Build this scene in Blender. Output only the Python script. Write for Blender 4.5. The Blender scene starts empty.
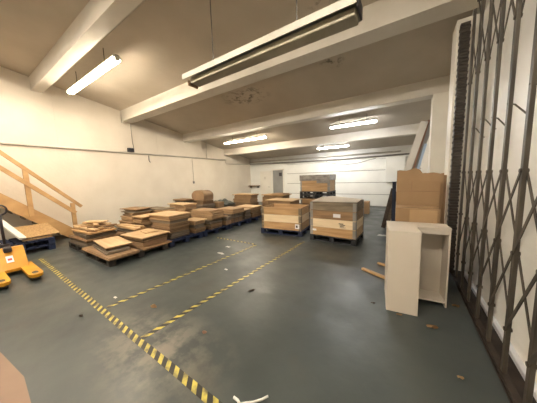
import bpy, bmesh, math, random
from mathutils import Vector, Matrix, Euler
random.seed(7)
R = math.radians
scn = bpy.context.scene
COL = scn.collection

# ------------------------------------------------------------------ materials
def new_mat(name):
    m = bpy.data.materials.new(name); m.use_nodes = True
    nt = m.node_tree; b = nt.nodes['Principled BSDF']
    return m, nt, b

def noisy(name, c1, c2, scale=(1, 1, 1), nscale=4.0, rough=0.6, detail=6, lo=0.35, hi=0.65, bump=0.0, bscale=60, metallic=0.0, spec=0.5, world=False):
    """two colours mixed by a stretched noise (grain, stains, mottling)"""
    m, nt, b = new_mat(name); N, L = nt.nodes, nt.links
    tc = N.new('ShaderNodeTexCoord'); mp = N.new('ShaderNodeMapping'); mp.inputs['Scale'].default_value = scale
    src = tc.outputs['Object']
    if world:
        g = N.new('ShaderNodeNewGeometry'); src = g.outputs['Position']
    oi = N.new('ShaderNodeObjectInfo'); ad = N.new('ShaderNodeVectorMath'); ad.operation = 'ADD'
    cb = N.new('ShaderNodeCombineXYZ'); mu = N.new('ShaderNodeMath'); mu.operation = 'MULTIPLY'; mu.inputs[1].default_value = 0.0 if world else 37.0
    L.new(oi.outputs['Random'], mu.inputs[0]); L.new(mu.outputs[0], cb.inputs[0]); L.new(mu.outputs[0], cb.inputs[1])
    L.new(src, ad.inputs[0]); L.new(cb.outputs[0], ad.inputs[1]); L.new(ad.outputs[0], mp.inputs['Vector'])
    n = N.new('ShaderNodeTexNoise'); n.inputs['Scale'].default_value = nscale; n.inputs['Detail'].default_value = detail
    L.new(mp.outputs[0], n.inputs['Vector'])
    r = N.new('ShaderNodeValToRGB'); r.color_ramp.elements[0].position = lo; r.color_ramp.elements[1].position = hi
    r.color_ramp.elements[0].color = (*c1, 1); r.color_ramp.elements[1].color = (*c2, 1)
    L.new(n.outputs['Fac'], r.inputs[0])
    L.new(r.outputs[0], b.inputs['Base Color'])
    b.inputs['Roughness'].default_value = rough; b.inputs['Metallic'].default_value = metallic
    b.inputs['Specular IOR Level'].default_value = spec
    if bump:
        n2 = N.new('ShaderNodeTexNoise'); n2.inputs['Scale'].default_value = bscale; L.new(src, n2.inputs['Vector'])
        bp = N.new('ShaderNodeBump'); bp.inputs['Strength'].default_value = bump; bp.inputs['Distance'].default_value = 0.02
        L.new(n2.outputs['Fac'], bp.inputs['Height']); L.new(bp.outputs[0], b.inputs['Normal'])
    return m

def glow(name, col, s):
    m, nt, b = new_mat(name)
    b.inputs['Base Color'].default_value = (.9, .9, .9, 1)
    b.inputs['Emission Color'].default_value = (*col, 1); b.inputs['Emission Strength'].default_value = s
    return m

M = {}
M['wall'] = noisy('painted_wall', (.68, .615, .52), (.76, .70, .605), (1, 1, 1), 1.3, .6, 8, .3, .7, .12, 14, world=True)
M['wall_white'] = noisy('white_wall', (.70, .70, .66), (.78, .78, .74), (1, 1, 1), 1.6, .55, 6, .3, .7, .08, 14, world=True)
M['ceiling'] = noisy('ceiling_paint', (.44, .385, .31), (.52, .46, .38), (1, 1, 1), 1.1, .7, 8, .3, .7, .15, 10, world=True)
M['beam'] = noisy('beam_paint', (.60, .56, .49), (.68, .64, .57), (1, 1, 1), 2.0, .5, 5, .3, .7, world=True)
M['pine'] = noisy('pine', (.56, .33, .13), (.68, .44, .20), (3, .5, 3), 3, .55, 4)
M['stair_wood'] = noisy('stair_wood', (.44, .255, .105), (.56, .345, .155), (2, 1, 2), 3, .5, 5)
M['osb'] = noisy('chipboard', (.30, .175, .07), (.48, .31, .14), (1, 1, 1), 28, .6, 3)
M['board_pale'] = noisy('board_pale', (.46, .305, .16), (.60, .42, .24), (.8, 8, 8), 2.2, .5, 4)
M['board_tan'] = noisy('board_tan', (.38, .225, .10), (.52, .33, .16), (.8, 8, 8), 2.2, .5, 4)
M['board_brown'] = noisy('board_brown', (.19, .11, .052), (.30, .18, .088), (.8, 8, 8), 2.2, .6, 4)
M['board_cream'] = noisy('board_cream', (.68, .54, .35), (.78, .64, .44), (1, 1, 6), 2.2, .5, 4)
M['board_grey'] = noisy('board_weathered', (.13, .10, .068), (.23, .18, .12), (1, 1, 6), 3, .7, 5)
M['card'] = noisy('cardboard', (.27, .17, .085), (.34, .215, .115), (1, 1, 1), 2.5, .75, 4, .3, .7)
M['card_light'] = noisy('cardboard_light', (.38, .245, .125), (.45, .30, .16), (1, 1, 1), 2.5, .75, 4, .3, .7)
M['card_dark'] = noisy('cardboard_dark', (.21, .13, .07), (.30, .19, .10), (1, 1, 1), 3, .75, 4, .3, .7)
M['bundle'] = noisy('bundle_edges', (.10, .06, .030), (.31, .195, .10), (.6, .6, 60), 1.4, .75, 3, .3, .7)
M['bundle_light'] = noisy('bundle_edges_light', (.22, .135, .068), (.46, .30, .16), (.6, .6, 60), 1.4, .75, 3, .3, .7)
M['bundle_grey'] = noisy('bundle_edges_grey', (.075, .058, .040), (.24, .185, .13), (.6, .6, 60), 1.4, .6, 3, .3, .7)
M['blue'] = noisy('blue_pallet_paint', (.004, .009, .034), (.010, .022, .070), (3, 3, 3), 3, .6, 5)
M['dark_pallet'] = noisy('dark_pallet_wood', (.018, .015, .013), (.045, .036, .028), (3, 3, 3), 3, .7, 5)
M['black_plastic'] = noisy('black_plastic', (.010, .011, .014), (.022, .024, .03), (1, 1, 1), 6, .45)
M['navy'] = noisy('navy_steel', (.008, .014, .035), (.015, .025, .06), (1, 1, 1), 6, .5)
M['white_panel'] = noisy('white_melamine', (.60, .54, .46), (.65, .59, .51), (1, 1, 1), 1.5, .35, 3)
M['white_board'] = noisy('white_board', (.62, .60, .56), (.72, .70, .66), (1, 1, 1), 2, .45)
M['yellow'] = noisy('yellow_enamel', (.52, .235, .012), (.60, .29, .02), (1, 1, 1), 4, .4, 5)
M['yellow_worn'] = noisy('yellow_scuffed', (.36, .21, .05), (.58, .31, .04), (1, 1, 1), 14, .45, 5)
M['steel'] = noisy('rusty_steel', (.024, .019, .014), (.075, .061, .044), (1, 1, .3), 9, .5, 6, .3, .7)
M['dark_steel'] = noisy('dark_steel', (.016, .012, .009), (.055, .042, .032), (1, 1, 4), 9, .6, 6)
M['sill'] = noisy('rusty_sill', (.012, .008, .006), (.034, .021, .015), (1, 1, 1), 7, .6, 6)
M['shutter'] = noisy('shutter_paint', (.80, .79, .755), (.88, .87, .84), (1, 1, .4), 2.2, .45, 6, world=True)
M['alu'] = noisy('pale_metal', (.62, .64, .70), (.78, .80, .86), (1, 1, 1), 4, .3, metallic=.2)  # pale blue stands in for the line of daylight under the shutter
M['conduit'] = noisy('painted_conduit', (.50, .46, .40), (.58, .54, .47), (1, 1, 1), 3, .45)
M['grey_pipe'] = noisy('grey_conduit', (.20, .19, .175), (.28, .265, .245), (1, 1, 1), 3, .45)
M['fixture'] = noisy('fixture_enamel', (.33, .31, .255), (.38, .36, .30), (1, 1, 1), 3, .35)
M['fixture_dirty'] = noisy('fixture_dusty', (.25, .22, .155), (.32, .285, .21), (1, 1, 1), 3, .5)  # darker olive tone for the body below the reflector
M['chain'] = noisy('chain_metal', (.07, .065, .055), (.12, .11, .10), (1, 1, 1), 8, .4, metallic=.6)
M['door_grey'] = noisy('door_grey', (.235, .235, .225), (.28, .28, .27), (1, 1, 1), 2, .5)
M['trim_white'] = noisy('trim_white', (.70, .67, .60), (.76, .73, .66), (1, 1, 1), 2, .45)
M['paper'] = noisy('paper', (.70, .69, .66), (.80, .79, .76), (1, 1, 1), 4, .7)
M['label_white'] = noisy('label_white', (.72, .72, .74), (.80, .80, .82), (1, 1, 1), 4, .6)
M['ink'] = noisy('ink', (.035, .03, .035), (.05, .045, .05), (1, 1, 1), 4, .6)
M['red_ink'] = noisy('red_ink', (.45, .07, .07), (.5, .09, .08), (1, 1, 1), 4, .6)
M['leaf'] = noisy('dry_leaf', (.22, .12, .05), (.36, .22, .10), (1, 1, 1), 20, .7)
M['debris_dark'] = noisy('dark_scrap', (.05, .035, .025), (.10, .07, .05), (1, 1, 1), 20, .7)
M['tarp'] = noisy('grey_green_sheet', (.085, .095, .08), (.15, .16, .135), (1, 1, 1), 9, .4)
M['wrap'] = noisy('grey_wrap', (.16, .15, .14), (.33, .31, .28), (2, 2, 5), 3, .28, 5)
M['redwood'] = noisy('red_brown_board', (.22, .11, .07), (.32, .17, .11), (3, 3, .5), 3, .6)
M['pale_blue'] = noisy('pale_blue_board', (.30, .42, .60), (.38, .50, .68), (1, 1, 1), 3, .5)
M['glass'] = noisy('dull_glass', (.34, .34, .28), (.44, .44, .37), (1, 1, 1), 2, .25)
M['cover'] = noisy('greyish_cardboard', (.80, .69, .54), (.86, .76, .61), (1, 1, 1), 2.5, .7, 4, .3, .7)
M['pink_card'] = noisy('pinkish_cardboard', (.235, .155, .11), (.28, .19, .135), (1, 1, 1), 2.5, .75, 4, .3, .7)
M['strap'] = noisy('strap', (.05, .045, .04), (.08, .07, .06), (1, 1, 1), 4, .4)
M['tube_warm'] = glow('tube_warm', (1.0, .86, .66), 34)
M['tube_warm_far'] = glow('tube_warm_far', (1.0, .88, .70), 40)
M['tube_cool'] = glow('tube_cool', (.98, .98, .98), 32)
M['tube_rear'] = glow('tube_rear', (1.0, .89, .74), 58)  # glow of the added lights out of view
M['tube_off'] = noisy('unlit_tube', (.40, .38, .32), (.45, .43, .37), (1, 1, 1), 3, .3)

def floor_mat():
    m, nt, b = new_mat('painted_concrete'); N, L = nt.nodes, nt.links
    g = N.new('ShaderNodeNewGeometry')
    def noise(s, d, rough=.5):
        n = N.new('ShaderNodeTexNoise'); n.inputs['Scale'].default_value = s; n.inputs['Detail'].default_value = d
        n.inputs['Roughness'].default_value = rough; L.new(g.outputs['Position'], n.inputs['Vector']); return n
    def ramp(src, *els):
        r = N.new('ShaderNodeValToRGB'); e = r.color_ramp.elements
        e[0].position, e[0].color = els[0][0], (*els[0][1], 1); e[1].position, e[1].color = els[-1][0], (*els[-1][1], 1)
        for p, c in els[1:-1]:
            k = e.new(p); k.color = (*c, 1)
        L.new(src, r.inputs[0]); return r
    base = ramp(noise(.9, 7).outputs['Fac'], (.3, (.039, .047, .047)), (.5, (.052, .062, .061)), (.72, (.073, .082, .078)))
    # a worn, scraped patch of bare concrete on the near floor
    sub = N.new('ShaderNodeVectorMath'); sub.operation = 'SUBTRACT'; sub.inputs[1].default_value = (-2.0, .98, 0)
    L.new(g.outputs['Position'], sub.inputs[0])
    sc = N.new('ShaderNodeVectorMath'); sc.operation = 'MULTIPLY'; sc.inputs[1].default_value = (1.15, 2.0, 0); L.new(sub.outputs[0], sc.inputs[0])
    ln = N.new('ShaderNodeVectorMath'); ln.operation = 'LENGTH'; L.new(sc.outputs[0], ln.inputs[0])
    fall = N.new('ShaderNodeMapRange'); fall.inputs['From Min'].default_value = 1.15; fall.inputs['From Max'].default_value = .1; L.new(ln.outputs['Value'], fall.inputs['Value'])
    nz = ramp(noise(4.5, 9, .62).outputs['Fac'], (.42, (0, 0, 0)), (.60, (1, 1, 1)))
    mul = N.new('ShaderNodeMath'); mul.operation = 'MULTIPLY'; L.new(fall.outputs[0], mul.inputs[0]); L.new(nz.outputs[0], mul.inputs[1])
    mx = N.new('ShaderNodeMix'); mx.data_type = 'RGBA'; mx.inputs['B'].default_value = (.20, .18, .15, 1)
    L.new(mul.outputs[0], mx.inputs['Factor']); L.new(base.outputs[0], mx.inputs['A'])
    # brown dirt blotches and small chips
    dirt = ramp(noise(1.7, 6).outputs['Fac'], (.60, (0, 0, 0)), (.78, (.5, .5, .5)))
    mx2 = N.new('ShaderNodeMix'); mx2.data_type = 'RGBA'; mx2.inputs['B'].default_value = (.075, .062, .046, 1)
    L.new(dirt.outputs[0], mx2.inputs['Factor']); L.new(mx.outputs['Result'], mx2.inputs['A'])
    chips = ramp(noise(16, 8, .7).outputs['Fac'], (.66, (0, 0, 0)), (.76, (.55, .55, .55)))
    mx3 = N.new('ShaderNodeMix'); mx3.data_type = 'RGBA'; mx3.inputs['B'].default_value = (.16, .145, .12, 1)
    L.new(chips.outputs[0], mx3.inputs['Factor']); L.new(mx2.outputs['Result'], mx3.inputs['A'])
    L.new(mx3.outputs['Result'], b.inputs['Base Color'])
    rr = ramp(noise(2.3, 6).outputs['Fac'], (.3, (.30, .30, .30)), (.7, (.52, .52, .52))); L.new(rr.outputs[0], b.inputs['Roughness'])
    bp = N.new('ShaderNodeBump'); bp.inputs['Strength'].default_value = .12; bp.inputs['Distance'].default_value = .02
    L.new(noise(9, 8).outputs['Fac'], bp.inputs['Height']); L.new(bp.outputs[0], b.inputs['Normal'])
    return m
M['floor'] = floor_mat()

def ceiling_stains(m):
    """flaked, sooty patches on the ceiling paint at fixed places"""
    nt = m.node_tree; N, L = nt.nodes, nt.links; b = N['Principled BSDF']; src = b.inputs['Base Color'].links[0].from_socket
    g = N.new('ShaderNodeNewGeometry')
    n = N.new('ShaderNodeTexNoise'); n.inputs['Scale'].default_value = 5.5; n.inputs['Detail'].default_value = 9; n.inputs['Roughness'].default_value = .7; L.new(g.outputs['Position'], n.inputs['Vector'])
    r = N.new('ShaderNodeValToRGB'); r.color_ramp.elements[0].position = .50; r.color_ramp.elements[1].position = .60; L.new(n.outputs['Fac'], r.inputs[0])
    tot = None
    for (x, y, rx, ry) in ((-4.15, 5.3, .95, .55), (-1.45, 5.0, .30, .28), (-.75, 3.6, .9, .12)):
        su = N.new('ShaderNodeVectorMath'); su.operation = 'SUBTRACT'; su.inputs[1].default_value = (x, y, 0); L.new(g.outputs['Position'], su.inputs[0])
        sc = N.new('ShaderNodeVectorMath'); sc.operation = 'MULTIPLY'; sc.inputs[1].default_value = (1 / rx, 1 / ry, 0); L.new(su.outputs[0], sc.inputs[0])
        ln = N.new('ShaderNodeVectorMath'); ln.operation = 'LENGTH'; L.new(sc.outputs[0], ln.inputs[0])
        mr = N.new('ShaderNodeMapRange'); mr.inputs['From Min'].default_value = 1; mr.inputs['From Max'].default_value = .3; L.new(ln.outputs['Value'], mr.inputs['Value'])
        if tot is None: tot = mr.outputs[0]
        else:
            ad = N.new('ShaderNodeMath'); ad.operation = 'MAXIMUM'; L.new(tot, ad.inputs[0]); L.new(mr.outputs[0], ad.inputs[1]); tot = ad.outputs[0]
    mu = N.new('ShaderNodeMath'); mu.operation = 'MULTIPLY'; L.new(tot, mu.inputs[0]); L.new(r.outputs[0], mu.inputs[1])
    mx = N.new('ShaderNodeMix'); mx.data_type = 'RGBA'; mx.inputs['B'].default_value = (.13, .115, .09, 1)
    L.new(mu.outputs[0], mx.inputs['Factor']); L.new(src, mx.inputs['A']); L.new(mx.outputs['Result'], b.inputs['Base Color'])
ceiling_stains(M['ceiling'])

def tape_mat():
    m, nt, b = new_mat('hazard_tape'); N, L = nt.nodes, nt.links
    tc = N.new('ShaderNodeTexCoord'); sp = N.new('ShaderNodeSeparateXYZ'); L.new(tc.outputs['Object'], sp.inputs[0])
    ad = N.new('ShaderNodeMath'); ad.operation = 'ADD'; L.new(sp.outputs['X'], ad.inputs[0]); L.new(sp.outputs['Y'], ad.inputs[1])
    mo = N.new('ShaderNodeMath'); mo.operation = 'PINGPONG'; mo.inputs[1].default_value = .06; L.new(ad.outputs[0], mo.inputs[0])
    gt = N.new('ShaderNodeMath'); gt.operation = 'GREATER_THAN'; gt.inputs[1].default_value = .031; L.new(mo.outputs[0], gt.inputs[0])
    nz = N.new('ShaderNodeTexNoise'); nz.inputs['Scale'].default_value = 9; nz.inputs['Detail'].default_value = 6; L.new(tc.outputs['Object'], nz.inputs['Vector'])
    yel = N.new('ShaderNodeValToRGB'); e = yel.color_ramp.elements
    e[0].position, e[0].color = .38, (.16, .135, .06, 1); e[1].position, e[1].color = .54, (.54, .45, .085, 1); L.new(nz.outputs['Fac'], yel.inputs[0])
    mx = N.new('ShaderNodeMix'); mx.data_type = 'RGBA'; mx.inputs['A'].default_value = (.028, .026, .022, 1)
    L.new(gt.outputs[0], mx.inputs['Factor']); L.new(yel.outputs[0], mx.inputs['B'])
    L.new(mx.outputs['Result'], b.inputs['Base Color']); b.inputs['Roughness'].default_value = .45
    return m
M['tape'] = tape_mat()

# ------------------------------------------------------------------ helpers
def add_box(bm, c, s, rot=None, bev=0.0):
    r = bmesh.ops.create_cube(bm, size=1.0); vs = r['verts']
    bmesh.ops.scale(bm, vec=s, verts=vs)
    if bev > 0:
        es = list({e for v in vs for e in v.link_edges})
        rb = bmesh.ops.bevel(bm, geom=es, offset=min(bev, min(s) * .45), segments=2, affect='EDGES', profile=.5)
        vs = list({v for f in rb['faces'] for v in f.verts} | {v for v in vs if v.is_valid})
    mat = Matrix.Translation(c)
    if rot is not None:
        mat = mat @ (rot if isinstance(rot, Matrix) else Euler(rot).to_matrix().to_4x4())
    bmesh.ops.transform(bm, matrix=mat, verts=vs)

def add_bar(bm, a, b, w, t, up=Vector((0, 0, 1)), bev=0.0):
    """rectangular bar from a to b; w across, t along 'up'"""
    a, b = Vector(a), Vector(b); d = b - a; x = d.normalized()
    y = Vector(up).cross(x)
    if y.length < 1e-5: y = Vector((1, 0, 0)).cross(x)
    y.normalize(); z = x.cross(y)
    rot = Matrix((x, y, z)).transposed().to_4x4()
    add_box(bm, (a + b) / 2, (d.length, w, t), rot, bev)

def add_tube(bm, pts, r, seg=8, cap=True):
    pts = [Vector(p) for p in pts]; rings = []
    for i, p in enumerate(pts):
        d = (pts[min(i + 1, len(pts) - 1)] - pts[max(i - 1, 0)]).normalized()
        u = d.cross(Vector((0, 0, 1)))
        if u.length < 1e-4: u = d.cross(Vector((0, 1, 0)))
        u.normalize(); v = d.cross(u)
        rings.append([bm.verts.new(p + r * (math.cos(2 * math.pi * k / seg) * u + math.sin(2 * math.pi * k / seg) * v)) for k in range(seg)])
    for A, B in zip(rings, rings[1:]):
        for k in range(seg): bm.faces.new((A[k], A[(k + 1) % seg], B[(k + 1) % seg], B[k]))
    if cap: bm.faces.new(rings[0][::-1]); bm.faces.new(rings[-1])

def add_prism(bm, poly, axis, lo, hi):
    """extrude a 2D polygon along an axis: axis 'x' takes (y,z), 'y' takes (x,z), 'z' takes (x,y)"""
    def P(p, k):
        return {'x': (k, p[0], p[1]), 'y': (p[0], k, p[1]), 'z': (p[0], p[1], k)}[axis]
    A = [bm.verts.new(P(p, lo)) for p in poly]; B = [bm.verts.new(P(p, hi)) for p in poly]
    n = len(poly); bm.faces.new(A); bm.faces.new(B[::-1])
    for i in range(n): bm.faces.new((A[i], B[i], B[(i + 1) % n], A[(i + 1) % n]))

def obj(name, bm, mat, parent=None, loc=None, rotz=0.0, smooth=False):
    bmesh.ops.recalc_face_normals(bm, faces=bm.faces)
    me = bpy.data.meshes.new(name); bm.to_mesh(me); bm.free()
    if smooth:
        for p in me.polygons: p.use_smooth = True
    me.materials.append(M[mat] if isinstance(mat, str) else mat)
    o = bpy.data.objects.new(name, me); COL.objects.link(o)
    if parent: o.parent = parent
    if loc is not None: o.location = loc
    if rotz: o.rotation_euler = (0, 0, rotz)
    return o

def box_obj(name, c, s, mat, parent=None, rot=None, bev=0.0):
    bm = bmesh.new(); add_box(bm, c, s, rot, bev); return obj(name, bm, mat, parent)

def tag(o, label, cat, group=None, kind=None):
    o['label'] = label; o['category'] = cat
    if group: o['group'] = group
    if kind: o['kind'] = kind
    return o

def thing(name, label, cat, loc=(0, 0, 0), rotz=0.0, group=None):
    o = bpy.data.objects.new(name, None); COL.objects.link(o); o.empty_display_size = .1
    o.location = loc; o.rotation_euler = (0, 0, rotz)
    return tag(o, label, cat, group)

def struct(name, bm, mat, parent=None, **k):
    o = obj(name, bm, mat, parent, **k)
    if not parent: o['kind'] = 'structure'
    return o

def dup(root, loc, rotz, label, group=None):
    r = root.copy(); COL.objects.link(r); r.location = loc; r.rotation_euler = (0, 0, rotz); r['label'] = label
    if group: r['group'] = group
    for ch in list(root.children):
        c = ch.copy(); COL.objects.link(c); c.parent = r
        for g in list(ch.children):
            d = g.copy(); COL.objects.link(d); d.parent = c
    return r

# ------------------------------------------------------------------ the room
XL, XR, YF, YB = -9.16, .82, -4.0, 11.93
def cz(y): return 4.98 - .171 * y          # the roof falls towards the far wall

bm = bmesh.new(); add_box(bm, ((XL + XR) / 2, (YF + YB) / 2, -.1), (XR - XL + .6, YB - YF + .6, .2)); struct('floor', bm, 'floor')
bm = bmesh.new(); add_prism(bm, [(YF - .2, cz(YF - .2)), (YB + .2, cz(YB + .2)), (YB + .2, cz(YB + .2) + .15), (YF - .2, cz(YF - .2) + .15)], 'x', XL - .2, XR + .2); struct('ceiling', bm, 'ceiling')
side = [(YF - .2, 0), (YB + .2, 0), (YB + .2, cz(YB + .2) + .1), (YF - .2, cz(YF - .2) + .1)]
bm = bmesh.new(); add_prism(bm, side, 'x', XL - .2, XL)
struct('wall_left', bm, 'wall')
# faint upright seams on the left wall, thin painted cover strips
for i, (y, z0, z1) in enumerate([(2.17, 2.86, 4.3), (5.35, 2.9, 3.8)]):
    bm = bmesh.new(); add_box(bm, (XL + .004, y, (z0 + z1) / 2), (.008, .05, z1 - z0)); struct('trim_%d' % (20 + i), bm, 'wall')
bm = bmesh.new(); add_box(bm, ((XL + XR) / 2, YB + .1, 1.6), (XR - XL, .2, 3.2)); struct('wall_back', bm, 'wall_white')
bm = bmesh.new(); add_box(bm, ((XL + XR) / 2, YF - .1, 2.85), (XR - XL, .2, 5.7)); struct('wall_front', bm, 'wall')
# right wall with the window opening between the piers and the wide shutter opening beside the camera
WY0, WY1, WZ0, WZ1 = 5.35, 6.5, 1.0, 2.62
SY0, SY1, SZ = -2.2, 4.40, 3.82
bm = bmesh.new()
def rw(y0, y1, z0, z1, top=False):
    if top: add_prism(bm, [(y0, z0), (y1, z0), (y1, cz(y1) + .1), (y0, cz(y0) + .1)], 'x', XR, XR + .25)
    else: add_box(bm, (XR + .125, (y0 + y1) / 2, (z0 + z1) / 2), (.25, y1 - y0, z1 - z0))
rw(YF - .2, SY0, 0, 0, True); rw(SY0, SY1, SZ, 0, True); rw(SY1, WY0, 0, 0, True); rw(WY0, WY1, 0, WZ0); rw(WY0, WY1, WZ1, 0, True); rw(WY1, YB + .2, 0, 0, True)
struct('wall_right', bm, 'wall_white')
# window
bm = bmesh.new()
for y in (WY0 + .03, (WY0 + WY1) / 2, WY1 - .03): add_box(bm, (XR + .14, y, (WZ0 + WZ1) / 2), (.06, .06, WZ1 - WZ0))
for z in (WZ0 + .03, 1.9, WZ1 - .03): add_box(bm, (XR + .14, (WY0 + WY1) / 2, z), (.06, WY1 - WY0, .06))
w1 = struct('window_1', bm, 'trim_white')
box_obj('pane', (XR + .15, (WY0 + WY1) / 2, (WZ0 + WZ1) / 2), (.012, WY1 - WY0 - .06, WZ1 - WZ0 - .06), 'glass', w1)
box_obj('window_sill', (XR - .03, (WY0 + WY1) / 2, WZ0 - .02), (.16, WY1 - WY0 + .1, .04), 'trim_white', w1, bev=.006)

# roof beams crossing the room, and the piers that carry them on the right
for i, (y0, h, bw) in enumerate([(-3.5, .34, .3), (-.9, .34, .3), (1.72, .34, .24), (4.0, .36, .38), (6.65, .33, .34), (9.4, .31, .32)]):
    bm = bmesh.new(); y1 = y0 + bw; zb = cz(y0 + .19) - h
    add_prism(bm, [(y0, zb), (y1, zb), (y1, cz(y1)), (y0, cz(y0))], 'x', XL, XR)
    struct('trim_%d' % (i + 1), bm, 'beam')
for i, (y0, y1, x0) in enumerate([(4.44, 4.80, .575), (6.62, 7.05, .50), (9.4, 9.8, .5)]):
    zt = cz((y0 + y1) / 2) - .33
    bm = bmesh.new(); add_box(bm, ((x0 + XR) / 2, (y0 + y1) / 2, zt / 2), (XR - x0, y1 - y0, zt), bev=.01)
    struct('trim_%d' % (i + 10), bm, 'trim_white')
# dark stained corbel under the left end of the beam past the hanging fitting
bm = bmesh.new(); add_box(bm, (XL + .05, 4.05, 3.98), (.10, .10, .24)); struct('trim_15', bm, 'beam')

# back wall: doors, boarded panel wall, boxing
d1 = None
bm = bmesh.new(); add_box(bm, (-6.92, YB - .02, 1.045), (.74, .04, 2.09), bev=.004); d1 = struct('door_1', bm, 'door_grey')
box_obj('door_glass', (-6.72, YB - .045, 1.82), (.20, .012, .22), 'ink', d1)
bm = bmesh.new(); add_tube(bm, [(-7.2, YB - .04, 1.02), (-7.2, YB - .09, 1.02), (-7.08, YB - .09, 1.02)], .012); obj('door_handle', bm, 'grey_pipe', d1, smooth=True)
bm = bmesh.new()
for x in (-7.33, -6.51): add_box(bm, (x, YB - .03, 1.07), (.07, .06, 2.14))
add_box(bm, (-6.92, YB - .03, 2.13), (.89, .06, .07)); obj('door_frame', bm, 'trim_white', d1)
bm = bmesh.new(); add_box(bm, (-7.88, YB - .02, 1.03), (.86, .04, 2.06), bev=.004); d2 = struct('door_2', bm, 'trim_white')
box_obj('sign_plate', (-7.92, YB - .045, 1.62), (.09, .01, .16), 'conduit', d2)
bm = bmesh.new(); add_tube(bm, [(-7.55, YB - .04, 1.02), (-7.55, YB - .09, 1.02), (-7.66, YB - .09, 1.02)], .012); obj('door_handle', bm, 'grey_pipe', d2, smooth=True)
# horizontal boards cladding the right half of the back wall, with open dark joints
bm = bmesh.new(); zs = [0.02, .62, 1.23, 1.84, 2.40]
for a, b in zip(zs, zs[1:]): add_box(bm, (-2.75, YB - .02, (a + b) / 2), (7.0, .04, b - a - .028), bev=.006)
struct('trim_16', bm, 'wall_white')
bm = bmesh.new(); add_box(bm, (-2.75, YB - .006, 1.2), (7.0, .012, 2.4)); struct('trim_17', bm, 'grey_pipe')
t = thing('wall_cabinet', 'white box cabinet mounted on the far wall behind the cardboard', 'cabinet', (-.40, YB - .04, 1.24))
box_obj('carcass', (0, -.17, .60), (.78, .34, 1.20), 'wall_white', t, bev=.01)
box_obj('door', (0, -.352, .60), (.74, .02, 1.16), 'wall_white', t, bev=.005)
# dark wall shelf in the far left corner
t = thing('wall_shelf', 'dark narrow shelf on the far wall left of the doors', 'shelf', (-8.75, YB, 1.1))
box_obj('shelf_board', (0, -.15, .0), (.80, .30, .05), 'board_brown', t, bev=.005)
for x in (-.3, .3): box_obj('bracket', (x, -.12, -.08), (.03, .22, .11), 'grey_pipe', t)

# ------------------------------------------------------------------ shutter and folding lattice gate on the right
bm = bmesh.new()
n = 40; z0 = .06; hh = (SZ - z0) / n
prof = []
for k in range(n):
    prof += [(0.0, z0 + k * hh), (.0012, z0 + (k + .5) * hh)]
prof.append((0.0, SZ))
A = [(XR + .035 - p[0], p[1]) for p in prof] + [(XR + .06, SZ), (XR + .06, z0)]
add_prism(bm, A, 'y', SY0, SY1 - .02)
door3 = struct('door_3', bm, 'shutter')
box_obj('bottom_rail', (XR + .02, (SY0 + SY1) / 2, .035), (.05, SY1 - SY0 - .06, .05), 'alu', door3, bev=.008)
# rail above is coloured like daylight under the shutter; the dark sill follows
bm = bmesh.new(); add_box(bm, (.745, (SY0 + SY1) / 2, .008), (.15, SY1 - SY0, .016)); struct('trim_18', bm, 'sill')

gate = thing('lattice_gate', 'tall rusty folding lattice gate across the white roller shutter at right', 'gate', (.70, 0, 0))
bars = [4.05 - .365 * k for k in range(12)]
TOP = 3.72
box_obj('top_rail', (0.02, .95, TOP + .03), (.07, 5.9, .06), 'dark_steel', gate, bev=.006)
box_obj('bottom_channel', (0.0, .95, .032), (.05, 5.9, .03), 'sill', gate, bev=.005)
for y in bars:
    bm = bmesh.new()
    add_box(bm, (0, y, (TOP + .045) / 2), (.026, .044, TOP - .045), bev=.004)
    for z in (.4, 1.0, 1.6, 2.8): add_tube(bm, [(-.022, y, z), (.022, y, z)], .016, 8)
    obj('gate_bar', bm, 'steel', gate)
def strip(i, za, j, zb, dx):
    if not (0 <= i < len(bars) and 0 <= j < len(bars)): return
    bm = bmesh.new(); add_bar(bm, (dx, bars[i], za), (dx, bars[j], zb), .006, .026, up=Vector((0, bars[j] - bars[i], zb - za)).cross(Vector((1, 0, 0))))
    obj('lattice_strip', bm, 'steel', gate)
for i in range(-1, len(bars)):
    strip(i, 1.6, i + 2, .4, .014); strip(i, 1.6, i - 2, .4, -.014)
def top_strip(i, sgn, dx):
    """scissor strip from a bar's joint up to the top rail"""
    k = (TOP - 2.8) / .68; yb_ = bars[i] - sgn * .365 * k
    zt = TOP
    if yb_ > bars[0]: k = (bars[0] - bars[i]) / .365; yb_ = bars[0]; zt = 2.8 + .68 * k
    if k < .2: return
    bm = bmesh.new(); a_, b_ = Vector((dx, bars[i], 2.8)), Vector((dx, yb_, zt)); add_bar(bm, a_, b_, .006, .026, up=(b_ - a_).cross(Vector((1, 0, 0)))); obj('lattice_strip', bm, 'steel', gate)
for i in range(len(bars)): top_strip(i, 1, .014); top_strip(i, -1, -.014)
strip(0, 1.6, 1, 1.0, .014); strip(1, 1.0, 0, .4, -.014)
# folded end of the gate: closely packed dark leaves
bm = bmesh.new()
add_box(bm, (-.05, 4.33, TOP / 2), (.10, .05, TOP))
for k in range(84): add_box(bm, (-.05, 4.31, .03 + k * (TOP - .06) / 83), (.115 - .012 * (k % 2), .10, .038), bev=.004)
obj('folded_leaves', bm, 'dark_steel', gate)
for k in range(1, 7):
    bm = bmesh.new(); y = bars[k]; z = 2.12 + .03 * (k % 3)
    add_tube(bm, [(-.016, y, z), (.02, y - .03, z - .02), (.05, y - .18, z - .14), (.06, y - .20, z - .15)], .006, 6)
    obj('catch_rod', bm, 'steel', gate)
for k, y in enumerate((3.60, 3.20)):
    box_obj('blue_clip', (-.03, y, TOP - .02), (.05, .07, .05), 'pale_blue', gate, bev=.008)

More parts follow.
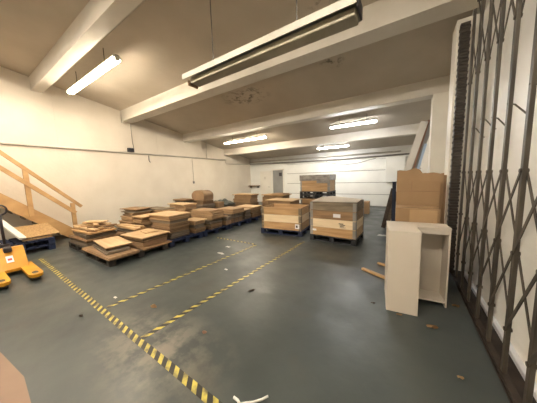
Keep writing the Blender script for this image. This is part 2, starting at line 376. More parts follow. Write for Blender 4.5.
# ------------------------------------------------------------------ services on the walls
def pipe(name, label, pts, r, mat, group='conduits on the walls', cat='pipe'):
    bm = bmesh.new(); add_tube(bm, pts, r, 8); return tag(obj(name, bm, mat, smooth=True), label, cat, group)
xw = XL + .035
pipe('conduit', 'long painted conduit running level along the left wall', [(xw, -3.9, 2.74), (xw, 9.42, 2.76)], .032, 'conduit')
pipe('conduit', 'painted conduit stepping down to the far corner of the left wall', [(xw, 9.5, 2.80), (xw, 9.5, 2.58), (xw, 9.54, 2.53), (xw, YB - .04, 2.6)], .028, 'conduit')
pipe('conduit', 'short upright conduit between roof and long conduit past the third beam', [(xw, 8.05, 3.58), (xw, 8.05, 2.80)], .022, 'conduit')
pipe('cable_drop', 'thin grey cable dropping from the beam end to the black box', [(XL + .012, 4.32, 3.9), (XL + .012, 4.33, 3.2), (XL + .012, 4.36, 2.95)], .010, 'grey_pipe', 'wall cables', 'cable')
pipe('cable_drop', 'short dark cable hanging below the long conduit on left wall', [(XL + .013, 4.92, 2.70), (XL + .013, 4.92, 2.48), (XL + .013, 4.97, 2.42)], .014, 'ink', 'wall cables', 'cable')
t = thing('wall_switch', 'white pull switch on a thin upright conduit, left wall', 'switch', (XL, 7.1, 1.5))
bm = bmesh.new(); add_tube(bm, [(.02, 0, .05), (.02, 0, 1.22)], .014, 8); obj('switch_conduit', bm, 'conduit', t, smooth=True)
box_obj('switch_box', (.025, 0, 0), (.05, .09, .12), 'grey_pipe', t, bev=.008)
t = thing('junction_box', 'small black junction box above the conduit on the left wall', 'box', (XL, 4.22, 2.86))
box_obj('housing', (.05, 0, 0), (.10, .22, .15), 'ink', t, bev=.012)
box_obj('lid', (.105, 0, 0), (.012, .19, .12), 'black_plastic', t, bev=.004)
yb = YB - .08
pipe('conduit', 'grey conduit running along the top of the far wall', [(-9.1, yb, 2.60), (-6.2, yb, 2.53), (-3, yb, 2.50), (0.3, yb, 2.53)], .035, 'grey_pipe')
pipe('conduit', 'pale upper conduit just under the roof on the far wall', [(-9.1, yb, 2.72), (-.2, yb, 2.68)], .03, 'conduit')
pipe('slack_cable', 'thin dark cable drooping in a swag across the far wall', [(-3.75, YB - .055, 2.42), (-3.3, YB - .055, 2.29), (-2.7, YB - .055, 2.20), (-2.1, YB - .055, 2.24), (-1.5, YB - .055, 2.38), (-1.25, YB - .055, 2.43)], .015, 'grey_pipe', 'wall cables', 'cable')
pipe('conduit', 'thin ceiling conduit following the nearest lit strip light', [(XL + .02, 2.16, cz(2.16) - .02), (-3.4, 2.16, cz(2.16) - .02)], .02, 'conduit')

# ------------------------------------------------------------------ strip lights
def strip_light(label, xc, y, z, length, tubemat, ntube, hang, group='lit ceiling strip lights', warm='fixture'):
    t = thing('strip_light', label, 'light', (xc, y, z), 0, group)
    bm = bmesh.new(); add_prism(bm, [(-.085, .03), (.085, .03), (.075, .06), (.04, .10), (-.04, .10), (-.075, .06)], 'x', -length / 2, length / 2); obj('batten', bm, warm, t)
    for s in (-1, 1): box_obj('end_cap', (s * (length / 2 + .008), 0, .03), (.03, .09, .12), warm, t, bev=.006)
    ys = (0,) if ntube == 1 else (-.05, .05)
    for yy in ys:
        bm = bmesh.new(); add_tube(bm, [(-length / 2 + .01, yy, 0), (length / 2 - .01, yy, 0)], .02, 12); obj('tube', bm, tubemat, t, smooth=True)
    for s in (-1, 1):
        x = s * length * .30; bm = bmesh.new(); add_tube(bm, [(x, 0, .10), (x, 0, hang)], .007, 6); obj('hanger', bm, 'chain', t)
    return t
strip_light('long warm strip light by the left wall nearest the camera', -6.63, 2.30, 4.17, 2.92, 'tube_warm', 2, cz(2.30) - 4.17)
strip_light('warm strip light in the middle bay toward the left wall', -6.35, 7.9, 3.37, 2.45, 'tube_warm_far', 2, cz(7.9) - 3.37)
strip_light('cool white strip light in the middle bay above the crates', -1.58, 7.9, 3.34, 1.5, 'tube_cool', 2, cz(7.9) - 3.34)
strip_light('cool white strip light in the farthest bay near far wall', -3.0, 10.5, 2.99, 1.5, 'tube_cool', 2, cz(10.5) - 2.99)
def trough(t, L, hang):  # reflector of the added unseen lights, sends their light downward
    bm = bmesh.new(); add_prism(bm, [(-.15, .0), (-.14, .0), (-.07, .10), (.07, .10), (.14, .0), (.15, .0), (.08, .115), (-.08, .115)], 'x', -L / 2, L / 2); obj('reflector', bm, 'fixture', t)
for xc, lab in ((-7.0, 'strip light behind the camera by the stairs'), (-4.0, 'strip light behind the camera over the middle of the floor'), (-1.0, 'strip light behind the camera close to the shutter')):
    t = strip_light(lab, xc, -.2, 4.3, 2.2, 'tube_rear', 2, cz(-.2) - 4.3); trough(t, 2.2, 0)  # lights added out of view to brighten the shutter and cabinet fronts

t = thing('unlit_strip_light', 'unlit dusty strip light hanging on chains in front of the beams', 'light', (-1.65, 2.30, 3.10))
bm = bmesh.new(); Lh = 1.235
add_prism(bm, [(-.14, .02), (-.13, .02), (-.06, .115), (.06, .115), (.13, .02), (.14, .02), (.14, .035), (.07, .13), (-.07, .13), (-.14, .095)], 'x', -Lh, Lh); obj('reflector', bm, 'fixture', t)
bm = bmesh.new(); add_box(bm, (0.04, .01, .0), (2 * Lh - .12, .17, .075), bev=.012); obj('louvre_body', bm, 'fixture_dirty', t)
box_obj('end_cap', (Lh + .004, 0, .065), (.02, .22, .12), 'ink', t, bev=.006)
box_obj('end_cap', (-Lh + .04, .02, -.01), (.03, .18, .07), 'board_brown', t, bev=.006)
for x in (-.70, .60):
    bm = bmesh.new(); zz = .13; top = cz(2.30) - 3.115
    k = 0
    while zz < top - .03:
        a = (x, 0, zz); b2 = (x, 0, min(zz + .045, top))
        add_bar(bm, a, b2, .016 if k % 2 else .005, .005 if k % 2 else .016, up=Vector((1, 0, 0))); zz += .04; k += 1
    obj('chain', bm, 'chain', t)

# ------------------------------------------------------------------ staircase against the left wall
st = thing('staircase', 'steep new timber staircase with handrail against the left wall', 'stairs', (0, 0, 0))
SX0, SX1 = -9.10, -8.35
def sz(y): return 1.43 + (.79 - y) * .925        # top edge of the stringer
for x in (SX1, SX0 + .03):
    bm = bmesh.new()
    add_prism(bm, [(2.33, 0), (2.33, .012), (-.95, sz(-.95)), (-.95, sz(-.95) - .37), (1.94, 0)], 'x', x, x + .04); obj('stringer', bm, 'stair_wood', st)
y, z = 2.06, .10
while z < 2.95:
    box_obj('tread', ((SX0 + SX1) / 2 + .035, y, z), (SX1 - SX0 - .075, .24, .035), 'pine', st, bev=.004)
    box_obj('riser', ((SX0 + SX1) / 2 + .035, y - .11, z - .0925), (SX1 - SX0 - .075, .015, .145), 'board_grey', st)
    y -= .2054; z += .19
for (yy, zt, zb) in ((1.24, 2.02, .78), (2.08, 1.04, .12)):
    box_obj('post', (SX1 + .065, yy, (zt + zb) / 2), (.05, .10, zt - zb), 'stair_wood', st, bev=.005)
for yy in (.35, -.55):
    zt = 2.02 + (1.24 - yy) * 1.08; box_obj('post', (SX1 + .065, yy, zt - .62), (.05, .10, 1.24), 'stair_wood', st, bev=.005)
bm = bmesh.new(); add_bar(bm, (SX1 + .065, 2.28, .91), (SX1 + .065, -.9, 4.35), .06, .085, bev=.006); obj('handrail', bm, 'stair_wood', st)
bm = bmesh.new(); add_bar(bm, (SX1 + .11, 2.12, .74), (SX1 + .11, -.9, 3.82), .03, .10, bev=.005); obj('mid_rail', bm, 'stair_wood', st)
bm = bmesh.new(); add_box(bm, ((SX0 + SX1) / 2 + .02, -2.45, 2.98), (.86, 3.0, .1)); struct('trim_19', bm, 'board_grey')

# ------------------------------------------------------------------ pallets
def make_pallet(label, sx, sy, mat, group, h=.145, loc=(0, 0, 0), rotz=0, slats=7, name='pallet'):
    t = thing(name, label, 'pallet', loc, rotz, group)
    n = slats; w = sy / (n * 1.28)
    for k in range(n):
        yy = -sy / 2 + w / 2 + k * (sy - w) / (n - 1); box_obj('deck_board', (0, yy, h - .011), (sx, w, .022), mat, t, bev=.003)
    for xx in (-sx / 2 + .06, 0, sx / 2 - .06):
        box_obj('cross_board', (xx, 0, h - .033), (.11, sy, .021), mat, t, bev=.003)
        for yy in (-sy / 2 + .06, 0, sy / 2 - .06): box_obj('block', (xx, yy, (h - .044 + .022) / 2), (.11, .12, h - .066), mat, t, bev=.003)
    for yy in (-sy / 2 + .06, 0, sy / 2 - .06): box_obj('bottom_board', (0, yy, .011), (sx, .11, .022), mat, t, bev=.003)
    return t
PG = 'pallets under the board stacks'
H = .146
make_pallet('dark weathered pallet under the two nearest front stacks', 1.22, 1.2, 'dark_pallet', PG, loc=(-5.28, 2.18, 0))
make_pallet('dark weathered pallet under the messy slat pile by stairs', 1.18, 1.2, 'dark_pallet', PG, loc=(-6.56, 2.22, 0))
blue = make_pallet('blue pallet under the tall third front stack', 1.2, 1.0, 'blue', PG, loc=(-5.32, 3.36, 0))
for k, lab in enumerate(['blue pallet second from near end of the blue front row', 'blue pallet third along the blue front row', 'blue pallet at the far end of the front row']):
    dup(blue, (-5.32, 4.40 + k * 1.04, 0), 0, lab, PG)
for k, lab in enumerate(['blue pallet in the wall row behind the tall front stack', 'blue pallet in the wall row second from its near end', 'blue pallet in the wall row under the strapped tall stack', 'blue pallet in the wall row under the crumpled grey sheet', 'blue pallet at the far end of the wall row']):
    dup(blue, (-6.56, 3.36 + k * 1.04, 0), 0, lab, PG)
for loc, lab in (((-4.95, 8.32, 0), 'blue pallet under the wide brown stack before the grey door'), ((-3.98, 7.28, 0), 'blue pallet under the pale-topped stack behind the left crate')):
    dup(blue, loc, 0, lab, PG)

# ------------------------------------------------------------------ stacks of boards and flattened cartons
BG = 'boards and flattened cartons stacked on the pallets'
ORD = ['topmost', 'second from top', 'third from top', 'fourth from top', 'fifth from top', 'sixth from top', 'seventh from top', 'eighth from top', 'ninth from top']
LOOK = {'board_pale': 'pale', 'board_tan': 'tan', 'board_brown': 'brown', 'board_cream': 'cream', 'board_grey': 'weathered', 'bundle': 'brown', 'bundle_light': 'light', 'bundle_grey': 'greyish', 'card': 'brown', 'card_light': 'light', 'card_dark': 'dark', 'pine': 'yellow'}
def slab_bm(sx, sy, t, kind):
    bm = bmesh.new()
    if kind == 'bundle':
        n = max(2, round(t / .03)); h = t / n
        for k in range(n):
            a, b = random.uniform(-.018, .018), random.uniform(-.018, .018); s = random.uniform(-.035, .006)
            add_box(bm, (a, b, h * (k + .5)), (sx + s, sy + s, h * .97), (0, 0, random.uniform(-.03, .03)), .004)
    elif kind == 'carton':
        add_box(bm, (0, 0, t / 2), (sx, sy, t), bev=.008)
    else:
        add_box(bm, (0, 0, t / 2), (sx, sy, t), bev=.004)
        if t > .04: add_box(bm, (0.012, -.01, t * .5), (sx + .012, sy + .012, t * .3))
    return bm
NAME = {'board': 'wooden_board', 'bundle': 'cardboard_bundle', 'carton': 'cardboard_carton', 'slat': 'wooden_plank'}
CAT = {'board': 'board', 'bundle': 'cardboard', 'carton': 'carton', 'slat': 'slat'}
RJ = random.Random(3)
def pile(desc, cx, cy, rot, layers, z0=H):
    """layers bottom up: (kind, material, sx, sy, thickness, dx, dy, drot)"""
    z = z0; n = len(layers); out = []
    for k, (kind, mat, sx, sy, th, dx, dy, dr) in enumerate(layers):
        dx += RJ.uniform(-.02, .02); dy += RJ.uniform(-.015, .015); dr += RJ.uniform(-2.5, 2.5)
        o = obj(NAME[kind], slab_bm(sx, sy, th - .001, kind), mat, None, (cx + dx, cy + dy, z), R(rot + dr))
        what = {'board': 'wooden board', 'bundle': 'cardboard bundle', 'carton': 'carton', 'slat': 'wooden slat'}[kind]
        tag(o, '%s %s, %s in the %s' % (LOOK[mat], what, ORD[n - 1 - k], desc), CAT[kind], BG)
        z += th; out.append(o)
    return z, out
def band(o, sx, sy, th, offs, along='y'):
    """a strap around a bundle as its part"""
    for f in offs:
        bm = bmesh.new()
        if along == 'y':
            add_box(bm, (f * sx / 2, 0, th - .0035), (.02, sy + .03, .004)); 
            for s in (-1, 1): add_box(bm, (f * sx / 2, s * (sy / 2 + .013), th / 2), (.02, .004, th - .006))
        else:
            add_box(bm, (0, f * sy / 2, th - .0035), (sx + .03, .02, .004))
            for s in (-1, 1): add_box(bm, (s * (sx / 2 + .013), f * sy / 2, th / 2), (.004, .02, th - .006))
        obj('strap', bm, 'strap', o)

# front row, counted from the near end
pile('low first front stack', -5.24, 1.83, 0, [
    ('board', 'board_brown', 1.34, .55, .055, .0, -.01, 1), ('bundle', 'bundle_grey', 1.02, .42, .055, -.05, .03, -2), ('bundle', 'bundle', .86, .38, .05, -.08, .04, -4), ('board', 'board_pale', .95, .47, .022, -.09, .07, -6)])
pile('second front stack', -5.13, 2.52, 0, [
    ('board', 'board_brown', .92, .66, .03, .03, .0, 1), ('carton', 'card', .70, .60, .10, .0, .0, 4), ('bundle', 'bundle', .72, .60, .095, .0, .0, 5), ('board', 'board_pale', .86, .68, .026, .0, .0, 4), ('board', 'board_pale', .36, .30, .022, -.05, .14, -12)])
pile('tall third front stack', -5.27, 3.24, 0, [
    ('bundle', 'bundle_grey', .84, .58, .14, .0, .0, 1), ('board', 'board_pale', .62, .62, .022, -.14, -.01, 2), ('bundle', 'bundle', .82, .58, .11, .0, .0, -1), ('bundle', 'bundle', .84, .58, .12, .01, .01, 0), ('bundle', 'bundle_grey', .86, .58, .075, .0, .0, 2), ('bundle', 'bundle_light', .88, .60, .11, .0, .0, 2), ('board', 'board_pale', .95, .66, .028, .0, .0, 2)])
pile('small fourth front stack', -5.04, 3.83, 0, [
    ('bundle', 'bundle', .50, .38, .13, .0, .0, 1), ('bundle', 'bundle_grey', .52, .36, .11, .0, .0, -2), ('bundle', 'bundle_light', .54, .40, .09, .0, .0, 2), ('board', 'board_pale', .56, .42, .022, .0, .0, 3)])
z, o = pile('fifth front stack with thick top', -5.16, 4.42, 0, [
    ('bundle', 'bundle', .80, .48, .16, .0, .0, 1), ('bundle', 'bundle_grey', .84, .48, .12, .0, .0, -2), ('board', 'board_brown', .90, .50, .03, .0, .0, 1), ('bundle', 'bundle_light', .92, .52, .085, .01, .0, 2), ('bundle', 'bundle_light', .92, .52, .10, .01, .0, 2), ('bundle', 'bundle_light', .86, .46, .05, .0, .0, 3)])
pile('narrow sixth front stack', -5.10, 4.92, 0, [
    ('carton', 'card_dark', .70, .26, .14, .0, .0, 0), ('bundle', 'bundle_grey', .70, .25, .12, .0, .0, 2), ('board', 'board_tan', .5, .26, .02, .0, .0, -2)])
z, o = pile('seventh front stack', -5.13, 5.42, 0, [
    ('bundle', 'bundle', .76, .62, .16, .0, .0, 0), ('bundle', 'bundle_grey', .72, .58, .15, .0, .0, 2), ('bundle', 'bundle_light', .78, .62, .09, .0, .0, -2), ('bundle', 'bundle_light', .74, .60, .06, .0, .0, 1)])
for k, th in ((0, .16), (1, .15)): band(o[k], .76, .62, th, (-.6, .1, .7), 'x')
z, o = pile('eighth front stack in grey wrapping', -5.10, 5.98, 0, [
    ('bundle', 'bundle_grey', .66, .34, .18, .0, .0, 0), ('bundle', 'bundle_grey', .66, .34, .15, .0, .0, 2), ('board', 'board_pale', .66, .36, .03, .0, .0, -2)])
pile('ninth front stack at far end', -5.15, 6.52, 0, [
    ('bundle', 'bundle', .82, .60, .16, .0, .0, 1), ('bundle', 'bundle', .80, .58, .12, .0, .0, -2), ('bundle', 'bundle_light', .82, .60, .09, .0, .0, 1), ('board', 'board_pale', .86, .64, .025, .0, .0, 2)])
# wall row
z, o = pile('slat pile beside the stairs', -6.52, 2.02, 0, [
    ('bundle', 'bundle_grey', 1.02, .76, .13, .0, .0, 1), ('board', 'board_brown', 1.06, .78, .05, .0, .0, 1), ('bundle', 'bundle_grey', .96, .62, .12, .02, -.02, -2), ('board', 'board_tan', .98, .56, .04, .06, -.06, 4), ('board', 'board_brown', .90, .52, .035, -.02, .02, -5)])
SG = 'loose slats tipped on the slat pile'
slat_defs = [  # length, width, angle, x, y, layer, material, label
    (.98, .11, 6, -6.42, 1.80, 0, 'board_pale', 'long pale slat along the front of the messy slat pile'),
    (.92, .10, -4, -6.50, 2.02, 0, 'board_tan', 'tan slat across the middle of the messy slat pile'),
    (.90, .10, 10, -6.55, 2.24, 0, 'board_pale', 'pale slat along the rear of the messy slat pile'),
    (.62, .09, 78, -6.86, 2.00, 1, 'board_pale', 'pale slat laid crosswise at the left of the slat pile'),
    (.60, .09, 96, -6.62, 2.02, 1, 'board_tan', 'tan slat laid crosswise mid slat pile'),
    (.58, .10, 70, -6.22, 2.06, 1, 'board_brown', 'brown slat laid crosswise at the right of the slat pile'),
    (.78, .12, 22, -6.62, 2.08, 2, 'board_pale', 'wide pale slat lying over the crosswise slats'),
    (.70, .10, -14, -6.46, 2.00, 3, 'board_tan', 'tan slat second from the top of the loose slats'),
    (.52, .20, 30, -6.58, 2.05, 4, 'board_pale', 'pale offcut on top of the loose slats')]
for (l, w, a, x, y, ly, mt, lab) in slat_defs:
    tag(obj('wooden_plank', slab_bm(l, w, .025, 'board'), mt, None, (x, y, z + ly * .026), R(a)), lab, 'slat', SG)
z, o = pile('slat-topped stack behind the second front stack', -6.12, 2.66, 0, [
    ('bundle', 'bundle', .98, .28, .16, .0, .0, 0), ('bundle', 'bundle_grey', .96, .28, .09, .0, .0, 2), ('board', 'board_tan', 1.02, .30, .03, .0, .0, -2)])
for (l, w, a, x, y, ly, mt, lab) in [(1.0, .09, 4, -6.08, 2.57, 0, 'board_pale', 'pale slat along the front of the narrow wall stack'), (.98, .09, 2, -6.12, 2.72, 0, 'board_tan', 'tan slat along the rear of the narrow wall stack'), (.90, .10, 9, -6.10, 2.64, 1, 'board_pale', 'pale slat uppermost on the narrow wall stack')]:
    tag(obj('wooden_plank', slab_bm(l, w, .025, 'board'), mt, None, (x, y, z + ly * .026), R(a)), lab, 'slat', SG)
pile('leaning wall stack near the stairs', -6.82, 3.12, 0, [
    ('bundle', 'bundle', .72, .58, .17, .0, .0, 0), ('bundle', 'bundle', .74, .56, .12, .0, .0, 3), ('board', 'board_brown', .80, .62, .03, -.03, .0, -2), ('bundle', 'bundle_light', .70, .54, .14, .0, .0, 2), ('bundle', 'bundle', .66, .50, .11, .02, .02, -3), ('board', 'board_grey', .74, .56, .03, .03, .03, 4), ('bundle', 'bundle_grey', .56, .46, .055, .05, .06, 8), ('board', 'board_brown', .78, .50, .022, .0, .02, 6)])
pile('small stack between tall front stack and wall', -6.14, 3.10, 0, [
    ('bundle', 'bundle', .48, .50, .17, .0, .0, 0), ('bundle', 'bundle', .46, .50, .14, .0, .0, 3), ('bundle', 'bundle_light', .48, .52, .11, .0, .0, -2), ('bundle', 'bundle', .46, .48, .07, .0, .0, 2), ('board', 'board_pale', .52, .54, .022, .0, .0, 4)])
pile('wide wall stack with torn top', -6.50, 3.70, 0, [
    ('bundle', 'bundle', 1.02, .44, .18, .0, .0, 0), ('bundle', 'bundle', 1.0, .44, .16, .0, .0, 2), ('bundle', 'bundle_grey', 1.02, .44, .15, .0, .0, -1), ('bundle', 'bundle_light', 1.04, .46, .10, .0, .0, 1), ('board', 'board_grey', .95, .46, .03, -.04, .0, 5)])
pile('pale wall stack behind the fifth front stack', -6.12, 4.24, 0, [
    ('bundle', 'bundle', .78, .40, .18, .0, .0, 0), ('bundle', 'bundle', .78, .40, .17, .0, .0, 1), ('bundle', 'bundle_light', .80, .42, .19, .0, .0, -1), ('bundle', 'bundle_light', .80, .42, .15, .0, .0, 2), ('board', 'board_pale', .90, .48, .03, .0, .0, 1)])
pile('dark-topped wall stack', -6.72, 4.73, 0, [
    ('bundle', 'bundle', .62, .36, .2, .0, .0, 0), ('bundle', 'bundle_grey', .62, .36, .2, .0, .0, 2), ('bundle', 'bundle', .62, .36, .2, .0, .0, -1), ('bundle', 'bundle_grey', .60, .34, .15, .0, .0, 3), ('board', 'board_brown', .66, .40, .05, .0, .0, 0)])
z, o = pile('tallest wall stack', -6.40, 5.28, 0, [
    ('bundle', 'bundle', .80, .56, .2, .0, .0, 0), ('bundle', 'bundle', .80, .56, .2, .0, .0, 1), ('bundle', 'bundle_grey', .78, .54, .18, .0, .0, -2), ('bundle', 'bundle', .74, .52, .14, .0, .0, 2)])
band(o[3], .74, .52, .14, (.45,))
# domed carton on the tallest stack
bm = bmesh.new(); prof = []
for k in range(13):
    a = math.pi * (1 - k / 12); prof.append((.31 * math.cos(a), .16 + .19 * math.sin(a)))
prof = [(-.29, 0)] + prof + [(.29, 0)]; inner = [(p[0] * .93, max(.0, p[1] - .02)) for p in prof[::-1]]
add_prism(bm, prof, 'y', -.25, .24)
dome = obj('bowed_carton', bm, 'card_dark', None, (-6.36, 5.30, z + .008), R(4))
tag(dome, 'dark bowed carton arched on top of the tallest wall stack', 'carton', BG)
bm = bmesh.new()
for k in range(12):
    a0, a1 = math.pi * (1 - k / 12), math.pi * (1 - (k + 1) / 12)
    p = [(.31 * math.cos(a), .168 + .19 * math.sin(a)) for a in (a0, a1)]
    add_bar(bm, (p[0][0], -.14, p[0][1]), (p[1][0], -.14, p[1][1]), .2, .012)
obj('top_flap', bm, 'card', dome)
pile('small wall stack beside the grey sheet', -6.15, 5.82, 0, [
    ('bundle', 'bundle', .5, .34, .2, .0, .0, 0), ('bundle', 'bundle_grey', .5, .34, .2, .0, .0, 2), ('carton', 'card', .46, .30, .20, .0, .0, -3)])
z, o = pile('stack under the crumpled grey sheet', -6.55, 6.48, 0, [
    ('bundle', 'bundle', .8, .7, .2, .0, .0, 0), ('bundle', 'bundle_grey', .8, .7, .16, .0, .0, 2), ('board', 'board_grey', .82, .7, .03, .0, .0, 0)])
bm = bmesh.new(); nx, ny = 18, 14; g = []
for i in range(nx + 1):
    row = []
    for j in range(ny + 1):
        u, v = i / nx * 2 - 1, j / ny * 2 - 1
        h = max(0, 1 - (u * u) ** 1.1) ** .6 * max(0, 1 - (v * v) ** 1.1) ** .6 * .20 * (1 + .35 * math.sin(5 * u + 2.4 * v) * math.cos(4 * v - 1.5 * u))
        row.append(bm.verts.new((u * .46, v * .36, max(.0, h))))
    g.append(row)
for i in range(nx):
    for j in range(ny): bm.faces.new((g[i][j], g[i + 1][j], g[i + 1][j + 1], g[i][j + 1]))
ret = bmesh.ops.solidify(bm, geom=bm.faces[:], thickness=-.006)
tag(obj('plastic_sheet', bm, 'tarp', None, (-6.55, 6.48, z + .006), R(8), smooth=True), 'crumpled grey-green plastic sheet lying on the wall stacks', 'sheet')
pile('brown wall stack at far end', -6.10, 7.52, 0, [
    ('bundle', 'bundle', 1.05, .56, .2, .0, .0, 0), ('bundle', 'bundle', 1.05, .56, .2, .0, .0, 1), ('bundle', 'bundle_light', 1.02, .54, .17, .0, .0, -1), ('carton', 'card', .96, .50, .13, .0, .0, 2), ('board', 'card_dark', .98, .50, .04, .04, .0, 3), ('board', 'board_tan', 1.12, .58, .03, .0, .0, -2)])
pile('wide brown stack before the grey door', -4.95, 8.32, 0, [
    ('bundle', 'bundle', 1.12, .7, .2, .0, .0, 0), ('bundle', 'bundle_light', 1.12, .7, .2, .0, .0, 1), ('carton', 'card', 1.06, .66, .22, .0, .0, -1), ('board', 'card_dark', 1.0, .62, .06, .0, .0, 2), ('board', 'board_tan', 1.2, .72, .04, .0, .0, 1), ('board', 'board_brown', .66, .5, .04, .2, .05, -8)])
pile('pale-topped stack behind the left crate', -3.98, 7.28, 0, [
    ('bundle', 'bundle', 1.08, .76, .2, .0, .0, 0), ('bundle', 'bundle_grey', 1.08, .76, .18, .0, .0, 1), ('carton', 'card_dark', 1.02, .7, .20, .0, .0, -1), ('board', 'board_pale', 1.2, .82, .035, .0, .0, 2)])

# ------------------------------------------------------------------ crates of stacked pallet collars
CG = 'hinged wooden pallet collars'
def collar(label, sx, sy, h, mat, loc, rotz, hinge='grey_pipe', post=True):
    t = thing('pallet_collar', label, 'crate', loc, rotz, CG); w = .022; hh = h - .004
    for s in (-1, 1):
        box_obj('board', (0, s * (sy / 2 - w / 2), hh / 2), (sx - .002, w, hh), mat, t, bev=.003)
        box_obj('board', (s * (sx / 2 - w / 2), 0, hh / 2), (w, sy - 2 * w - .002, hh), mat, t, bev=.003)
    for a in (-1, 1):
        for b in (-1, 1):
            bm = bmesh.new()
            add_box(bm, (a * (sx / 2 - .035), b * (sy / 2 + .003), hh / 2), (.07, .006, hh * .93)); add_box(bm, (a * (sx / 2 + .003), b * (sy / 2 - .035), hh / 2), (.006, .07, hh * .93))
            obj('hinge', bm, hinge, t)
    return t
def local(loc, rz, x, y, z): 
    c, s = math.cos(rz), math.sin(rz); return (loc[0] + c * x - s * y, loc[1] + s * x + c * y, loc[2] + z)

# right crate
AX, AY, AR = -1.43, 5.44, R(-2)
make_pallet('black pallet under the right-hand wooden crate', 1.12, .9, 'black_plastic', 'crate pallets', loc=(AX, AY, 0), rotz=AR)
ah = .21; c_a = []
for k, (mt, lab) in enumerate([('board_tan', 'tan bottom collar of the right-hand crate'), ('board_cream', 'cream second collar of the right-hand crate with stamped print'), ('board_brown', 'brown third collar of the right-hand crate with white sticker'), ('board_grey', 'weathered grey top collar of the right-hand crate')]):
    c_a.append(collar(lab, 1.10, .86, ah, mt, (AX, AY, H + k * ah), AR))
box_obj('sticker', (.12, -.4365, .10), (.17, .004, .085), 'label_white', c_a[2], bev=0)
bm = bmesh.new()
for (a, b, c, d) in ((.22, .125, .11, .02), (.25, .095, .13, .018), (.24, .065, .09, .016)): add_box(bm, (a, -.4325, b), (c, .003, d))
for k in range(5): add_box(bm, (.20 + k * .028, -.4325, .038), (.012, .003, .022))
obj('stamped_print', bm, 'ink', c_a[1])
box_obj('sticker', (-.44, -.4365, .13), (.10, .004, .05), 'label_white', c_a[0])
# folded cardboard sheets across the top of the right-hand crate
def warped(name, w, d, fn, th, mat, loc, rz, nx=16, ny=10):
    bm = bmesh.new(); g = []
    for i in range(nx + 1):
        g.append([bm.verts.new(((i / nx - .5) * w, (j / ny - .5) * d, fn(i / nx, j / ny))) for j in range(ny + 1)])
    for i in range(nx):
        for j in range(ny): bm.faces.new((g[i][j], g[i + 1][j], g[i + 1][j + 1], g[i][j + 1]))
    bmesh.ops.solidify(bm, geom=bm.faces[:], thickness=-th)
    return obj(name, bm, mat, None, loc, rz)
ztop = H + 4 * ah
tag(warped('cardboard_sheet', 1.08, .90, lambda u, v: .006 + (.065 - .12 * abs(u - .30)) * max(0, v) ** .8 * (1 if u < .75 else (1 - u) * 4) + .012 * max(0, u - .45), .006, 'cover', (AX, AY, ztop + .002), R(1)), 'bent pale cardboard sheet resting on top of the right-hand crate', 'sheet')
# left crate
BX, BY, BR = -2.95, 5.50, R(6)
make_pallet('blue pallet under the left-hand wooden crate', 1.26, .88, 'blue', 'crate pallets', loc=(BX, BY, 0), rotz=BR)
c_b = []
for k, (mt, lab) in enumerate([('board_tan', 'tan bottom collar of the left-hand crate with sticker'), ('board_cream', 'cream middle collar of the left-hand crate'), ('board_tan', 'tan top collar of the left-hand open crate')]):
    c_b.append(collar(lab, 1.20, .82, .21, mt, (BX, BY, H + k * .21), BR, hinge='board_grey'))
box_obj('sticker', (.49, -.4185, .12), (.12, .004, .13), 'label_white', c_b[0])
box_obj('sticker_print', (.48, -.4215, .12), (.05, .003, .06), 'ink', c_b[0])
pile('open left-hand crate', BX, BY, 6, [('bundle', 'bundle', 1.0, .66, .24, 0, 0, 0), ('bundle', 'bundle', .98, .66, .22, 0, 0, 1), ('board', 'board_brown', .9, .6, .03, 0, 0, -2)])
# far raised crate standing on a lower one
FX, FY, FR = -3.04, 8.52, R(0)
make_pallet('blue pallet on the floor under the far double crate', 1.2, .86, 'blue', 'crate pallets', loc=(FX, FY, 0), rotz=FR)
for k, (mt, lab) in enumerate([('board_tan', 'tan lowest collar of the lower far crate'), ('board_brown', 'brown middle collar of the lower far crate'), ('board_tan', 'tan upper collar of the lower far crate')]):
    collar(lab, 1.18, .84, .185, mt, (FX, FY, H + k * .185), FR)
zf = H + 3 * .185
tag(box_obj('crate_lid', (FX, FY, zf + .012), (1.20, .86, .024), 'board_tan', bev=.003), 'flat wooden lid between the two far crates', 'lid')
zf += .025
make_pallet('lower of two black pallets under the raised far crate', 1.24, .9, 'black_plastic', 'crate pallets', loc=(FX, FY, zf), rotz=FR)
zf += H
make_pallet('upper of two black pallets under the raised far crate', 1.24, .9, 'black_plastic', 'crate pallets', loc=(FX, FY, zf), rotz=FR)
zf += H
for k, (mt, lab) in enumerate([('board_tan', 'tan lower collar of the raised far crate'), ('board_tan', 'tan middle collar of the raised far crate'), ('board_grey', 'weathered upper collar of the raised far crate')]):
    collar(lab, 1.20, .84, .215, mt, (FX, FY, zf + k * .215), FR)
bm = bmesh.new(); ztt = .645
add_box(bm, (0, 0, ztt + .01), (1.24, .88, .014))
for s_ in (-1, 1): add_box(bm, (0, s_ * .441, ztt - .10), (1.24, .006, .22)); add_box(bm, (s_ * .621, 0, ztt - .10), (.006, .88, .22))
add_box(bm, (.36, -.447, ztt - .26), (.50, .006, .12))
tag(obj('wrapping_film', bm, 'wrap', None, (FX, FY, zf), FR), 'grey plastic wrapping over the top of the raised far crate', 'wrap')
# small cartons behind the right crate
for (x, y, sx, sy, h, lab, mt) in ((-1.42, 9.7, .42, .5, .5, 'small brown carton on the floor behind the right-hand crate', 'card'), (-1.9, 9.9, .42, .4, .42, 'low brown carton farther left behind the right-hand crate', 'card_dark')):
    t = thing('cardboard_carton', lab, 'carton', (x, y, 0), R(4), 'cartons by the far wall')
    box_obj('carton_body', (0, 0, h / 2), (sx, sy, h), mt, t, bev=.006)
    box_obj('tape', (0, 0, h + .001), (.06, sy, .002), 'card_light', t)

